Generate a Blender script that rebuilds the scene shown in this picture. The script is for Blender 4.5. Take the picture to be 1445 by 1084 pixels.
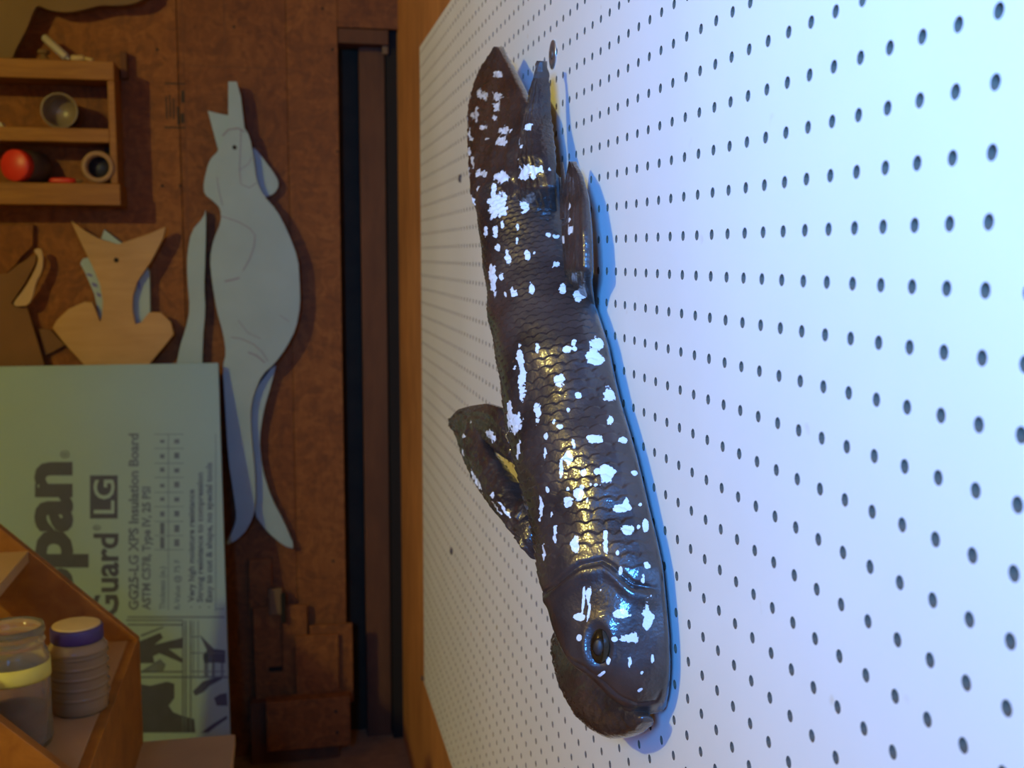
import bpy, bmesh, math, random
import numpy as np
from mathutils import Vector, Matrix
random.seed(7)
for o in list(bpy.data.objects): bpy.data.objects.remove(o, do_unlink=True)
SC = bpy.context.scene
COL = SC.collection

# ------------------------------------------------------------------ camera
ZS = 1.297                                  # height of the pegboard's first counted hole row above the floor
CAM = np.array([-0.25794, -0.38325, -0.08860 + ZS])
CR = np.array([0.98029911, -0.1975116, 0.0016822])
CU = np.array([0.02068149, 0.1111098, 0.99359292])
CF = np.array([0.19643304, 0.97398346, -0.11300568])
FPX = 1604.14
cd = bpy.data.cameras.new('camera'); cam = bpy.data.objects.new('camera', cd); COL.objects.link(cam)
cd.sensor_width = 36.0; cd.lens = 36.0*FPX/1445.0; cd.clip_start = 0.02; cd.clip_end = 50
cam.matrix_world = Matrix(((CR[0],CU[0],-CF[0],CAM[0]),(CR[1],CU[1],-CF[1],CAM[1]),(CR[2],CU[2],-CF[2],CAM[2]),(0,0,0,1)))
cd.dof.use_dof = True; cd.dof.focus_distance = 0.82; cd.dof.aperture_fstop = 11.0
SC.camera = cam

# ------------------------------------------------------------------ light
wd = bpy.data.worlds.new('world'); SC.world = wd; wd.use_nodes = True
wd.node_tree.nodes['Background'].inputs[0].default_value = (0.55, 0.45, 0.32, 1)
wd.node_tree.nodes['Background'].inputs[1].default_value = 0.02
def lamp(name, typ, loc, energy, color, size, target=None, spread=None):
    ld = bpy.data.lights.new(name, typ); ld.energy = energy; ld.color = color
    if typ == 'AREA':
        ld.shape = 'RECTANGLE'; ld.size, ld.size_y = size
        if spread: ld.spread = math.radians(spread)
    else: ld.shadow_soft_size = size
    lo = bpy.data.objects.new(name, ld); COL.objects.link(lo); lo.location = loc
    if target: lo.rotation_euler = (Vector(target)-Vector(loc)).to_track_quat('-Z', 'Y').to_euler()
    return lo
lamp('bulb_light', 'POINT', (-2.20, -0.45, 2.25), 99, (1.0, 0.93, 0.25), 0.05)
lamp('daylight', 'AREA', (-0.62, -0.95, 1.52), 10.8, (0.065, 0.325, 1.0), (0.22, 0.3), (0.0, 0.05, 1.40), 70)
SC.view_settings.view_transform = 'Standard'; SC.view_settings.look = 'None'
SC.view_settings.gamma = 1.0; SC.view_settings.use_curve_mapping = False
SC.view_settings.exposure = 0.0

# ------------------------------------------------------------------ helpers
WL = {}
def ray(px, py): return CF + CR*((px-722.5)/FPX) - CU*((py-542)/FPX)
def aty(px, py, Y): d = ray(px, py); return CAM + d*((Y-CAM[1])/d[1])
def atx(px, py, X): d = ray(px, py); return CAM + d*((X-CAM[0])/d[0])
def atz(px, py, Z): d = ray(px, py); return CAM + d*((Z-CAM[2])/d[2])

def empty(name, loc, label=None, cat=None, group=None, kind=None):
    o = bpy.data.objects.new(name, None); COL.objects.link(o); o.location = loc
    o.empty_display_size = 0.02; WL[o] = np.array(loc, float)
    tag(o, label, cat, group, kind); return o
def tag(o, label=None, cat=None, group=None, kind=None):
    for k, v in (('label', label), ('category', cat), ('group', group), ('kind', kind)):
        if v: o[k] = v
    return o
def obj(name, V, F, mat, parent=None, smooth=False, label=None, cat=None, group=None, kind=None):
    V = np.asarray(V, float)
    base = WL[parent] if parent is not None else np.array([*( (V.min(0)+V.max(0))/2 )[:2], V[:,2].min()])
    me = bpy.data.meshes.new(name); me.from_pydata((V-base).tolist(), [], [tuple(int(i) for i in f) for f in F])
    if mat: me.materials.append(mat)
    if smooth: me.polygons.foreach_set('use_smooth', [True]*len(me.polygons))
    me.update()
    o = bpy.data.objects.new(name, me); COL.objects.link(o)
    if parent is not None: o.parent = parent; WL[o] = WL[parent]
    else: o.location = base; WL[o] = base
    tag(o, label, cat, group, kind); return o
def bev(o, w=0.002, seg=2):
    m = o.modifiers.new('bevel', 'BEVEL'); m.width = w; m.segments = seg; m.limit_method = 'ANGLE'; m.angle_limit = math.radians(40)
    return o
BOXF = [(0,3,2,1),(4,5,6,7),(0,1,5,4),(1,2,6,5),(2,3,7,6),(3,0,4,7)]
def boxv(x0, x1, y0, y1, z0, z1):
    x0,x1=min(x0,x1),max(x0,x1); y0,y1=min(y0,y1),max(y0,y1); z0,z1=min(z0,z1),max(z0,z1)
    return [(x0,y0,z0),(x1,y0,z0),(x1,y1,z0),(x0,y1,z0),(x0,y0,z1),(x1,y0,z1),(x1,y1,z1),(x0,y1,z1)]
def box(name, x0, x1, y0, y1, z0, z1, mat, parent=None, bw=0.0015, **k):
    o = obj(name, boxv(x0,x1,y0,y1,z0,z1), BOXF, mat, parent, **k)
    if bw: bev(o, bw)
    return o
def pbox(name, px0, px1, py0, py1, Y, depth, mat, parent=None, bw=0.0015, **k):   # box whose front face stands at Y
    a = aty(px0, py0, Y); b = aty(px1, py1, Y)
    return box(name, a[0], b[0], Y, Y+depth, a[2], b[2], mat, parent, bw, **k)
def prism(name, pts, vec, mat, parent=None, bw=0.0015, **k):
    P = [np.asarray(p, float) for p in pts]; v = np.asarray(vec, float); n = len(P)
    V = P + [p+v for p in P]
    nrm = sum((np.cross(P[i]-P[0], P[i+1]-P[0]) for i in range(1, n-1)), np.zeros(3))
    idx = list(range(n)); 
    if nrm@v > 0: idx = idx[::-1]
    F = [tuple(idx), tuple(i+n for i in reversed(idx))] + [(idx[i], idx[i]+n, idx[(i+1)%n]+n, idx[(i+1)%n])[::-1] for i in range(n)]
    F = [F[0], F[1]] + [f[::-1] for f in F[2:]] if False else F
    o = obj(name, V, F, mat, parent, **k)
    bm = bmesh.new(); bm.from_mesh(o.data); bmesh.ops.recalc_face_normals(bm, faces=bm.faces); bm.to_mesh(o.data); bm.free()
    if bw: bev(o, bw)
    return o
def smooth_poly(P, it=2):
    P = [np.array(p, float) for p in P]
    for _ in range(it):
        Q = []
        for i in range(len(P)):
            a, b = P[i], P[(i+1)%len(P)]; Q += [a*.78+b*.22, a*.22+b*.78]
        P = Q
    return P
def cutout(name, px, Y, thick, mat, parent=None, sm=1, bw=0.001, **k):
    P = smooth_poly(px, sm) if sm else px
    return prism(name, [aty(p[0], p[1], Y) for p in P], (0, thick, 0), mat, parent, bw, **k)
def lathe(name, prof, base, mat, parent=None, axis=(0,0,1), n=40, smooth=True, **k):
    ax = Vector(axis).normalized(); R = ax.to_track_quat('Z', 'Y').to_matrix()
    V = []; F = []
    for (r, h) in prof:
        for i in range(n):
            t = 2*math.pi*i/n; V.append(np.array(R @ Vector((r*math.cos(t), r*math.sin(t), h))) + np.asarray(base))
    for j in range(len(prof)-1):
        for i in range(n):
            F.append((j*n+i, j*n+(i+1)%n, (j+1)*n+(i+1)%n, (j+1)*n+i))
    if prof[0][0] > 1e-6: F.append(tuple(range(n))[::-1])
    if prof[-1][0] > 1e-6: F.append(tuple((len(prof)-1)*n+i for i in range(n)))
    return obj(name, V, F, mat, parent, smooth, **k)
def loft(name, rings, mat, parent=None, cap=True, smooth=True, **k):
    n = len(rings[0]); V = np.concatenate([np.asarray(r_, float) for r_ in rings]); F = []
    for j in range(len(rings)-1):
        for i in range(n): F.append((j*n+i, j*n+(i+1)%n, (j+1)*n+(i+1)%n, (j+1)*n+i))
    if cap: F += [tuple(range(n))[::-1], tuple((len(rings)-1)*n+i for i in range(n))]
    o = obj(name, V, F, mat, parent, smooth, **k)
    bm = bmesh.new(); bm.from_mesh(o.data); bmesh.ops.recalc_face_normals(bm, faces=bm.faces); bm.to_mesh(o.data); bm.free()
    return o

# ------------------------------------------------------------------ materials
def newmat(name):
    m = bpy.data.materials.new(name); m.use_nodes = True
    nt = m.node_tree; return m, nt, nt.nodes['Principled BSDF']
def N(nt, t, **k):
    n = nt.nodes.new(t)
    for a, b in k.items():
        if a in n.inputs: n.inputs[a].default_value = b
        else: setattr(n, a, b)
    return n
def L(nt, a, b): nt.links.new(a, b)
def ramp(nt, stops):
    r_ = N(nt, 'ShaderNodeValToRGB'); e = r_.color_ramp.elements
    while len(e) < len(stops): e.new(0.5)
    for i, (p, c) in enumerate(stops): e[i].position = p; e[i].color = (*c, 1)
    return r_
def bump(nt, h, bs, strength=0.3, dist=0.002):
    b = N(nt, 'ShaderNodeBump'); b.inputs['Strength'].default_value = strength; b.inputs['Distance'].default_value = dist
    L(nt, h, b.inputs['Height']); L(nt, b.outputs[0], bs.inputs['Normal'])
def wood(name, dark, light, stretch=(1,1,8), scale=30, rough=0.7, spots=0.0, bumpy=0.15):
    m, nt, bs = newmat(name)
    tc = N(nt, 'ShaderNodeTexCoord'); mp = N(nt, 'ShaderNodeMapping'); mp.inputs['Scale'].default_value = stretch
    L(nt, tc.outputs['Object'], mp.inputs[0])
    n1 = N(nt, 'ShaderNodeTexNoise', Scale=scale, Detail=6.0, Roughness=0.6, Distortion=0.6); L(nt, mp.outputs[0], n1.inputs['Vector'])
    r_ = ramp(nt, [(0.3, dark), (0.7, light)]); L(nt, n1.outputs[0], r_.inputs[0])
    n2 = N(nt, 'ShaderNodeTexNoise', Scale=4.0, Detail=3.0); L(nt, tc.outputs['Object'], n2.inputs['Vector'])
    mx = N(nt, 'ShaderNodeMix', data_type='RGBA', blend_type='MULTIPLY'); mx.inputs[0].default_value = 0.5
    r2 = ramp(nt, [(0.3, (0.62,0.6,0.58)), (0.7, (1.15,1.15,1.15))]); L(nt, n2.outputs[0], r2.inputs[0])
    L(nt, r_.outputs[0], mx.inputs[6]); L(nt, r2.outputs[0], mx.inputs[7])
    L(nt, mx.outputs[2], bs.inputs['Base Color']); bs.inputs['Roughness'].default_value = rough
    bump(nt, n1.outputs[0], bs, bumpy, 0.001); return m
def osb(name, c0, c1, c2):
    m, nt, bs = newmat(name)
    tc = N(nt, 'ShaderNodeTexCoord')
    nz = N(nt, 'ShaderNodeTexNoise', Scale=9.0, Detail=4.0); L(nt, tc.outputs['Object'], nz.inputs['Vector'])
    cols = []
    for sc_, st in ((1, (120, 90, 26)), (2, (24, 90, 120)), (3, (60, 70, 50))):
        mp = N(nt, 'ShaderNodeMapping'); mp.inputs['Scale'].default_value = st
        mp.inputs['Rotation'].default_value = (0, 0.5*sc_, 0.3)
        ad = N(nt, 'ShaderNodeMix', data_type='RGBA', blend_type='ADD'); ad.inputs[0].default_value = 0.12
        L(nt, tc.outputs['Object'], ad.inputs[6]); L(nt, nz.outputs[1], ad.inputs[7]); L(nt, ad.outputs[2], mp.inputs[0])
        v = N(nt, 'ShaderNodeTexVoronoi', Scale=1.0); L(nt, mp.outputs[0], v.inputs['Vector']); cols.append(v)
    a = N(nt, 'ShaderNodeMath', operation='ADD'); L(nt, cols[0].outputs['Color'], a.inputs[0]); L(nt, cols[1].outputs['Color'], a.inputs[1])
    b = N(nt, 'ShaderNodeMath', operation='ADD'); L(nt, a.outputs[0], b.inputs[0]); L(nt, cols[2].outputs['Color'], b.inputs[1])
    d = N(nt, 'ShaderNodeMath', operation='DIVIDE'); L(nt, b.outputs[0], d.inputs[0]); d.inputs[1].default_value = 3.0
    n3 = N(nt, 'ShaderNodeTexNoise', Scale=3.0, Detail=5.0); L(nt, tc.outputs['Object'], n3.inputs['Vector'])
    e = N(nt, 'ShaderNodeMath', operation='MULTIPLY_ADD'); L(nt, n3.outputs[0], e.inputs[0]); e.inputs[1].default_value = 0.7; 
    s_ = N(nt, 'ShaderNodeMath', operation='SUBTRACT'); L(nt, d.outputs[0], s_.inputs[0]); s_.inputs[1].default_value = 0.35; L(nt, s_.outputs[0], e.inputs[2])
    r_ = ramp(nt, [(0.22, c0), (0.5, c1), (0.78, c2)]); L(nt, e.outputs[0], r_.inputs[0])
    L(nt, r_.outputs[0], bs.inputs['Base Color']); bs.inputs['Roughness'].default_value = 0.75
    bump(nt, d.outputs[0], bs, 0.25, 0.001); return m
def plain(name, col, rough=0.6, var=0.08, scale=40, metallic=0.0, bumpy=0.0):
    m, nt, bs = newmat(name)
    tc = N(nt, 'ShaderNodeTexCoord'); n1 = N(nt, 'ShaderNodeTexNoise', Scale=float(scale), Detail=4.0); L(nt, tc.outputs['Object'], n1.inputs['Vector'])
    c = np.array(col); r_ = ramp(nt, [(0.3, tuple(c*(1-var))), (0.7, tuple(np.minimum(c*(1+var), 1)))]); L(nt, n1.outputs[0], r_.inputs[0])
    L(nt, r_.outputs[0], bs.inputs['Base Color']); bs.inputs['Roughness'].default_value = rough; bs.inputs['Metallic'].default_value = metallic
    if bumpy: bump(nt, n1.outputs[0], bs, bumpy, 0.001)
    return m
def clear(name, col, rough=0.08, trans=0.9):
    m, nt, bs = newmat(name); tc = N(nt, 'ShaderNodeTexCoord'); n1 = N(nt, 'ShaderNodeTexNoise', Scale=25.0); L(nt, tc.outputs['Object'], n1.inputs['Vector'])
    c = np.array(col); r_ = ramp(nt, [(0.3, tuple(c*0.9)), (0.7, tuple(np.minimum(c*1.05, 1)))]); L(nt, n1.outputs[0], r_.inputs[0]); L(nt, r_.outputs[0], bs.inputs['Base Color'])
    bs.inputs['Roughness'].default_value = rough; bs.inputs['Transmission Weight'].default_value = trans; bs.inputs['IOR'].default_value = 1.3
    return m
M = {}
M['osb'] = osb('osb_board', (0.125,0.036,0.004), (0.18,0.053,0.006), (0.235,0.078,0.011))
M['osb_light'] = osb('osb_board_paler', (0.15,0.045,0.005), (0.215,0.066,0.007), (0.275,0.095,0.014))
M['ply'] = wood('pine_plywood', (0.46,0.18,0.040), (0.66,0.29,0.080), (1,1,0.25), 26, 0.65)
M['shelf_wood'] = wood('orange_pine', (0.22,0.08,0.010), (0.35,0.145,0.022), (0.3,1,3), 30, 0.65)
M['rack_wood'] = wood('orange_rack_plywood', (0.24,0.085,0.010), (0.40,0.16,0.022), (1.2,1,1.2), 22, 0.55)
M['tan_board'] = plain('tan_hardboard', (0.46,0.30,0.16), 0.6, 0.06, 12)
M['cut_ply'] = wood('pale_birch_plywood', (0.42,0.23,0.06), (0.50,0.29,0.085), (0.4,1,3), 18, 0.55, 0, 0.03)
M['brown_board'] = plain('brown_hardboard', (0.17,0.072,0.022), 0.7, 0.1, 14)
M['grey_board'] = plain('grey_brown_plywood', (0.17,0.095,0.035), 0.7, 0.08, 10)
M['edge_dark'] = plain('dark_edge', (0.03,0.02,0.008), 0.8)
M['stud'] = wood('brown_stud', (0.10,0.036,0.010), (0.17,0.062,0.018), (1,1,0.2), 25, 0.8)
M['dark_sheath'] = plain('dark_sheathing', (0.045,0.026,0.008), 0.85, 0.2, 20)
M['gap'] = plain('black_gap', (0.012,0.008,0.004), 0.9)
M['floor'] = plain('dusty_plank', (0.34,0.19,0.085), 0.85, 0.2, 30, 0, 0.3)
M['foam'] = plain('green_foam', (0.25,0.38,0.42), 0.6, 0.03, 6)
M['foam_cut'] = plain('pale_blue_foam', (0.32,0.415,0.40), 0.65, 0.05, 14)
M['foam_ink'] = plain('navy_ink', (0.045,0.055,0.10), 0.6, 0.1)
M['foam_ink2'] = plain('blue_ink', (0.10,0.14,0.20), 0.6, 0.2)
M['pencil'] = plain('pencil_mark', (0.26,0.24,0.26), 0.7)
M['purple_ink'] = plain('purple_marker', (0.13,0.12,0.33), 0.6)
M['red'] = plain('red_plastic', (0.62,0.035,0.02), 0.4)
M['grey_plastic'] = plain('grey_plastic', (0.10,0.07,0.055), 0.4)
M['cup'] = plain('grey_translucent_plastic', (0.20,0.145,0.09), 0.35)
M['cardtube'] = plain('card_ring', (0.30,0.17,0.08), 0.6)
M['black'] = plain('black_plastic', (0.02,0.02,0.02), 0.5)
M['metal'] = plain('dull_metal', (0.55,0.55,0.55), 0.35, 0.1, 60, 0.9)
M['whiteplastic'] = plain('white_plastic', (0.42,0.36,0.30), 0.45)
M['lid'] = plain('cream_lid', (0.50,0.36,0.18), 0.5)
M['lidblue'] = plain('navy_lid_band', (0.05,0.03,0.16), 0.45)
M['tape'] = plain('yellow_tape', (0.62,0.56,0.12), 0.5)
M['powder'] = plain('brown_jar_fill', (0.14,0.072,0.03), 0.8)
M['glass'] = clear('clear_jar', (0.92,0.85,0.72))
M['frost'] = clear('ribbed_jar', (0.44,0.31,0.18), 0.22, 0.35)
M['ceiling'] = plain('ceiling_board', (0.35,0.22,0.12), 0.8)
M['debris'] = plain('dark_debris', (0.03,0.02,0.02), 0.6)
def pegmat():
    m, nt, bs = newmat('white_pegboard'); tc = N(nt, 'ShaderNodeTexCoord')
    n1 = N(nt, 'ShaderNodeTexNoise', Scale=3.5, Detail=6.0); L(nt, tc.outputs['Object'], n1.inputs['Vector'])
    r1 = ramp(nt, [(0.35, (0.80,0.80,0.77)), (0.6, (0.85,0.85,0.83))]); L(nt, n1.outputs[0], r1.inputs[0])
    n2 = N(nt, 'ShaderNodeTexNoise', Scale=38.0, Detail=2.0); L(nt, tc.outputs['Object'], n2.inputs['Vector'])
    r2 = ramp(nt, [(0.74, (1,1,1)), (0.80, (0.80,0.72,0.58))]); L(nt, n2.outputs[0], r2.inputs[0])
    mx = N(nt, 'ShaderNodeMix', data_type='RGBA', blend_type='MULTIPLY'); mx.inputs[0].default_value = 0.7
    L(nt, r1.outputs[0], mx.inputs[6]); L(nt, r2.outputs[0], mx.inputs[7]); L(nt, mx.outputs[2], bs.inputs['Base Color'])
    bs.inputs['Roughness'].default_value = 0.42; bs.inputs['Specular IOR Level'].default_value = 0.3
    n3 = N(nt, 'ShaderNodeTexNoise', Scale=220.0, Detail=2.0); L(nt, tc.outputs['Object'], n3.inputs['Vector']); bump(nt, n3.outputs[0], bs, 0.06, 0.0005)
    return m
M['peg'] = pegmat()
M['peghole'] = plain('raw_hardboard_hole', (0.16,0.10,0.06), 0.8)
def fishmat(name, fine, strength):
    m, nt, bs = newmat(name); tc = N(nt, 'ShaderNodeTexCoord')
    at = N(nt, 'ShaderNodeAttribute', attribute_name='blotch')
    n1 = N(nt, 'ShaderNodeTexNoise', Scale=120.0, Detail=4.0, Roughness=0.6); L(nt, tc.outputs['Object'], n1.inputs['Vector'])
    ma = N(nt, 'ShaderNodeMath', operation='MULTIPLY_ADD'); L(nt, n1.outputs[0], ma.inputs[0]); ma.inputs[1].default_value = 3.0; L(nt, at.outputs['Fac'], ma.inputs[2])
    dv = N(nt, 'ShaderNodeMath', operation='DIVIDE'); L(nt, ma.outputs[0], dv.inputs[0]); dv.inputs[1].default_value = 1.62
    rp = ramp(nt, [(0.93, (0,0,0)), (0.97, (1,1,1))]); L(nt, dv.outputs[0], rp.inputs[0])
    n2 = N(nt, 'ShaderNodeTexNoise', Scale=22.0, Detail=5.0); L(nt, tc.outputs['Object'], n2.inputs['Vector'])
    rb = ramp(nt, [(0.35, (0.018,0.013,0.012)), (0.7, (0.060,0.040,0.032))]); L(nt, n2.outputs[0], rb.inputs[0])
    mx = N(nt, 'ShaderNodeMix', data_type='RGBA'); L(nt, rp.outputs[0], mx.inputs[0]); L(nt, rb.outputs[0], mx.inputs[6]); mx.inputs[7].default_value = (0.78,0.80,0.82,1)
    L(nt, mx.outputs[2], bs.inputs['Base Color']); bs.inputs['Roughness'].default_value = 0.42; bs.inputs['Specular IOR Level'].default_value = 0.45
    bs.inputs['Coat Weight'].default_value = 1.0; bs.inputs['Coat Roughness'].default_value = 0.07
    n3 = N(nt, 'ShaderNodeTexNoise', Scale=fine, Detail=3.0); L(nt, tc.outputs['Object'], n3.inputs['Vector']); bump(nt, n3.outputs[0], bs, strength, 0.0012)
    for l_ in list(nt.links):
        if l_.to_node == bs and l_.to_socket.name == 'Normal': L(nt, l_.from_socket, bs.inputs['Coat Normal'])
    return m
M['fish'] = fishmat('glossy_fish_paint', 330.0, 0.30)
M['fish_fin'] = fishmat('rough_glossy_fin_paint', 240.0, 0.75)
M['eye'] = plain('dark_amber_eye', (0.02,0.011,0.004), 0.06, 0.3, 90)
M['eyerim'] = plain('dark_eye_rim', (0.02,0.013,0.010), 0.5)

# ------------------------------------------------------------------ room shell
YB = 2.33; YS = 2.43; XW = 0.018; XL = -2.6; YF = -2.2; ZC = 2.55
box('floor', XL, XW, YF, YS, -0.05, 0.0, M['floor'], bw=0, kind='structure', label='dusty brown floor at the foot of the wooden wall')
box('ceiling', XL, XW, YF, YS, ZC, ZC+0.03, M['ceiling'], bw=0, kind='structure', label='brown board ceiling out of view')
box('wall_left', XL-0.03, XL, YF, YS, 0, ZC, M['osb'], bw=0, kind='structure', label='brown board wall out of view')
box('wall_front', XL, XW, YF-0.03, YF, 0, ZC, M['osb'], bw=0, kind='structure', label='brown board wall behind the viewer')
box('wall_right', XW, XW+0.02, YF, YS, 0, ZC, M['ply'], bw=0, kind='structure', label='orange pine plywood wall behind the white pegboard')
wb = box('wall_back', XL, XW, YS, YS+0.03, 0, ZC, M['dark_sheath'], bw=0, kind='structure', label='brown OSB wall with an open dark stud bay at the corner')
def X(px, Y=YB, py=500): return aty(px, py, Y)[0]
def Z(py, Y=YB, px=400): return aty(px, py, Y)[2]
sheets = [(XL, X(263.2), M['osb_light']), (X(264.2), X(412.6), M['osb']), (X(413), X(483), M['osb_light'])]
for a, b, mt in sheets:
    box('osb_sheet', a, b, YB, YB+0.012, 0.0, ZC, mt, wb, 0.001)
box('osb_sheet', X(483.5), XW, YB, YB+0.012, Z(35), ZC, M['osb'], wb, 0.001)
box('header_block', X(484), X(553), YB+0.004, YB+0.08, Z(57), Z(36), M['stud'], wb)
box('stud', X(512, YB+.05), X(547, YB+.05), YB+0.05, YS, 0, Z(57, YB+.05), M['stud'], wb)
box('stud', X(483)-0.05, X(483)-0.012, YB+0.013, YS, 0, ZC, M['stud'], wb)
box('corner_gap_shade', X(550, YB+.03), XW, YB+0.03, YS, 0, ZC, M['gap'], wb, 0)  # near-black block whose colour stands in for the shade in the corner gap
# sheet seams and the printed grid lines on the middle sheet
def strip(name, x0, x1, y0, y1, mat, parent, Y=YB, t=0.0006):
    ym = (y0+y1)/2; xm_ = (x0+x1)/2
    return box(name, aty(x0, ym, Y)[0], aty(x1, ym, Y)[0], Y-t, Y+0.0002, aty(xm_, y0, Y)[2], aty(xm_, y1, Y)[2], mat, parent, 0)
for r_ in ((263.2,264.2,-40,520),(316,317,-40,112),(265,411,94.6,95.6),(265,411,197.5,198.5)):
    strip('seam_line', *r_, M['stud'], wb)
for r_ in ((232,262,117,119),(232,262,179,181),(234,236,136,168),(239,241,134,166),(244,246,138,168),(250,253,150,176),(256,260,128,145),(255,260,160,174)):
    strip('stamp_mark', *r_, M['edge_dark'], wb)
for (x, y) in ((455,12),(469,70),(470,792),(222,70),(229,262),(254,262),(330,38),(476,214)):
    p = aty(x, y, YB); lathe('nail_head', [(0.0032,0),(0.0032,0.0006),(0.0,0.0008)], p, M['edge_dark'], wb, axis=(0,-1,0), n=10)
p = aty(545, 68, YB+0.03)
box('cable_clip', p[0]-0.010, p[0]+0.004, YB+0.018, YB+0.03, p[2]-0.016, p[2]+0.014, M['grey_board'], wb, 0.003)

# ------------------------------------------------------------------ pegboard with drilled holes
def pegboard():
    P_ = 0.0254; R = 0.0033; T = 0.0055; n = 12
    c0, c1, r0, r1 = -26, 69, -11, 36
    ang = np.arange(n)*2*np.pi/n + np.pi/4
    sq = []
    for k in range(n):
        c, s = math.cos(ang[k]), math.sin(ang[k]); m = max(abs(c), abs(s)); sq.append((c/m*P_/2, s/m*P_/2))
    sq = np.array(sq); ci = np.stack([np.cos(ang), np.sin(ang)], 1)*R
    V = []; F = []; mi = []; base = 0
    ii, jj = np.meshgrid(np.arange(c0, c1+1), np.arange(r0, r1+1), indexing='ij')
    cy = ii.ravel()*P_; cz = -jj.ravel()*P_ + ZS
    m = len(cy); Vt = np.zeros((m, 3*n, 3))
    for (k, arr, x) in ((0, sq, 0.0), (1, ci, 0.0), (2, ci, T)):
        Vt[:, k*n:(k+1)*n, 0] = x; Vt[:, k*n:(k+1)*n, 1] = cy[:,None]+arr[:,0]; Vt[:, k*n:(k+1)*n, 2] = cz[:,None]+arr[:,1]
    f = []
    for k in range(n):
        a, b = k, (k+1)%n
        f += [(a, n+a, n+b, b), (n+a, 2*n+a, 2*n+b, n+b)]
    f = np.array(f); Ft = (f[None] + (np.arange(m)*3*n)[:,None,None]).reshape(-1, 4)
    mi = np.tile(np.tile([0, 1], n), m)
    V = Vt.reshape(-1, 3)
    y0, y1 = (c0-.5)*P_, (c1+.5)*P_; z1, z0 = -(r0-.5)*P_+ZS, -(r1+.5)*P_+ZS
    e = np.array([(0,y0,z0),(0,y1,z0),(0,y1,z1),(0,y0,z1),(T,y0,z0),(T,y1,z0),(T,y1,z1),(T,y0,z1)])
    k = len(V); V = np.concatenate([V, e])
    Fe = [(k+a, k+(a+1)%4, k+4+(a+1)%4, k+4+a) for a in range(4)]
    o = obj('pegboard', V, [*map(tuple, Ft.tolist()), *Fe], M['peg'], None, False, 'large white pegboard sheet drilled with rows of round holes', 'pegboard')
    o.data.materials.append(M['peghole'])
    o.data.polygons.foreach_set('material_index', list(mi)+[1]*4); o.data.update()
    for y in (y0+.03, y1-.03):               # furring strips that hold the sheet off the wall
        box('batten', T, XW, y-.018, y+.018, z0, z1, M['stud'], o, 0)
    return o
pegboard()
def washer(px, py):
    p = atx(px, py, 0.0); w = empty('fender_washer', p, 'round metal fender washer with a screw on the pegboard', 'washer')
    lathe('washer', [(0.0045,0),(0.0132,0),(0.0135,0.0006),(0.0132,0.0014),(0.0048,0.0016),(0.0045,0)], p, M['metal'], w, axis=(-1,0,0), n=32)
    lathe('screw_head', [(0.0045,0),(0.0042,0.0022),(0.0028,0.0030),(0.0012,0.0024),(0.0,0.0020)], p, M['grey_plastic'], w, axis=(-1,0,0), n=16)
washer(781, 77)
for i, (px, py, lab) in enumerate(((650,252,'small dark screw in the pegboard left of the fish tail'),(638,778,'small dark screw in the pegboard left of the fish head'),(597,957,'small dark screw at the lower corner of the pegboard'))):
    p = atx(px, py, 0.0); s_ = empty('wall_screw', p, lab, 'screw', 'screws in the pegboard')
    lathe('screw_head', [(0.006,0),(0.0058,0.002),(0.003,0.0034),(0.0,0.0034)], p, M['grey_plastic'], s_, axis=(-1,0,0), n=14)
    lathe('screw_slot', [(0.002,0.0034),(0.0016,0.0037),(0.0,0.0037)], p, M['black'], s_, axis=(-1,0,0), n=8)

# ------------------------------------------------------------------ scrap boards at the foot of the back wall
def scrap(name, px0, px1, py0, py1, Y, depth, mat, label, floor=True, group='scrap boards by the wall foot'):
    a = aty(px0, py0, Y); b = aty(px1, py1, Y)
    z0 = 0.0 if floor else b[2]
    return box(name, a[0], b[0], Y, Y+depth, z0, a[2], mat, None, 0.002, label=label, cat='board', group=group)
b1 = pbox('wood_offcut', 375, 495, 992, 1052, YB-0.10, 0.04, M['osb_light'], None, 0.002, label='low wide board with two nails lying along the wall foot', cat='board')
for (x, y) in ((474,1004),(476,1034)):
    p = aty(x, y, YB-0.10); lathe('nail_head', [(0.004,0),(0.004,0.0008),(0,0.001)], p, M['edge_dark'], b1, axis=(0,-1,0), n=10)
box('floor_plate', X(340, YB-.06), X(470, YB-.06), YB-0.055, YB-0.005, 0.0, Z(990, YB-.055), M['stud'], None, 0.002, label='brown timber plate along the floor behind the scrap boards', cat='plank')
zt = Z(990, YB-.055)
scr = [('wood_offcut', 437, 499, 884, 991, YB-0.040, 0.012, M['osb_light'], 'brown board offcut behind the others, beside the dark stud bay'),
       ('wood_offcut', 417, 479, 899, 985, YB-0.056, 0.012, M['osb_light'], 'small square board offcut in front of the scrap boards'),
       ('wood_offcut', 357, 436, 858, 990, YB-0.028, 0.010, M['osb_light'], 'brown board offcut with a dark latch at its top'),
       ('wood_offcut', 350, 385, 790, 859, YB-0.014, 0.012, M['osb_light'], 'small narrow board offcut below the foam animal foot')]
for nm, a, b, c, d, Y, t, mt, lb in scr:
    pbox(nm, a, b, c, d, Y, t, mt, None, 0.002, label=lb, cat='board', group='scrap boards by the wall foot')
lt = empty('gate_latch', aty(392, 862, YB-0.03), 'small brown wooden latch with a dark pivot on a scrap board', 'latch')
pbox('catch_block', 379, 399, 832, 868, YB-0.042, 0.014, M['grey_board'], lt, 0.003)
pbox('bolt', 396, 404, 838, 880, YB-0.046, 0.010, M['gap'], lt, 0.003)
pbox('rod', 397, 399, 880, 945, YB-0.034, 0.006, M['gap'], lt, 0.001)  # black bar standing in for the upright groove in the board
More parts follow.
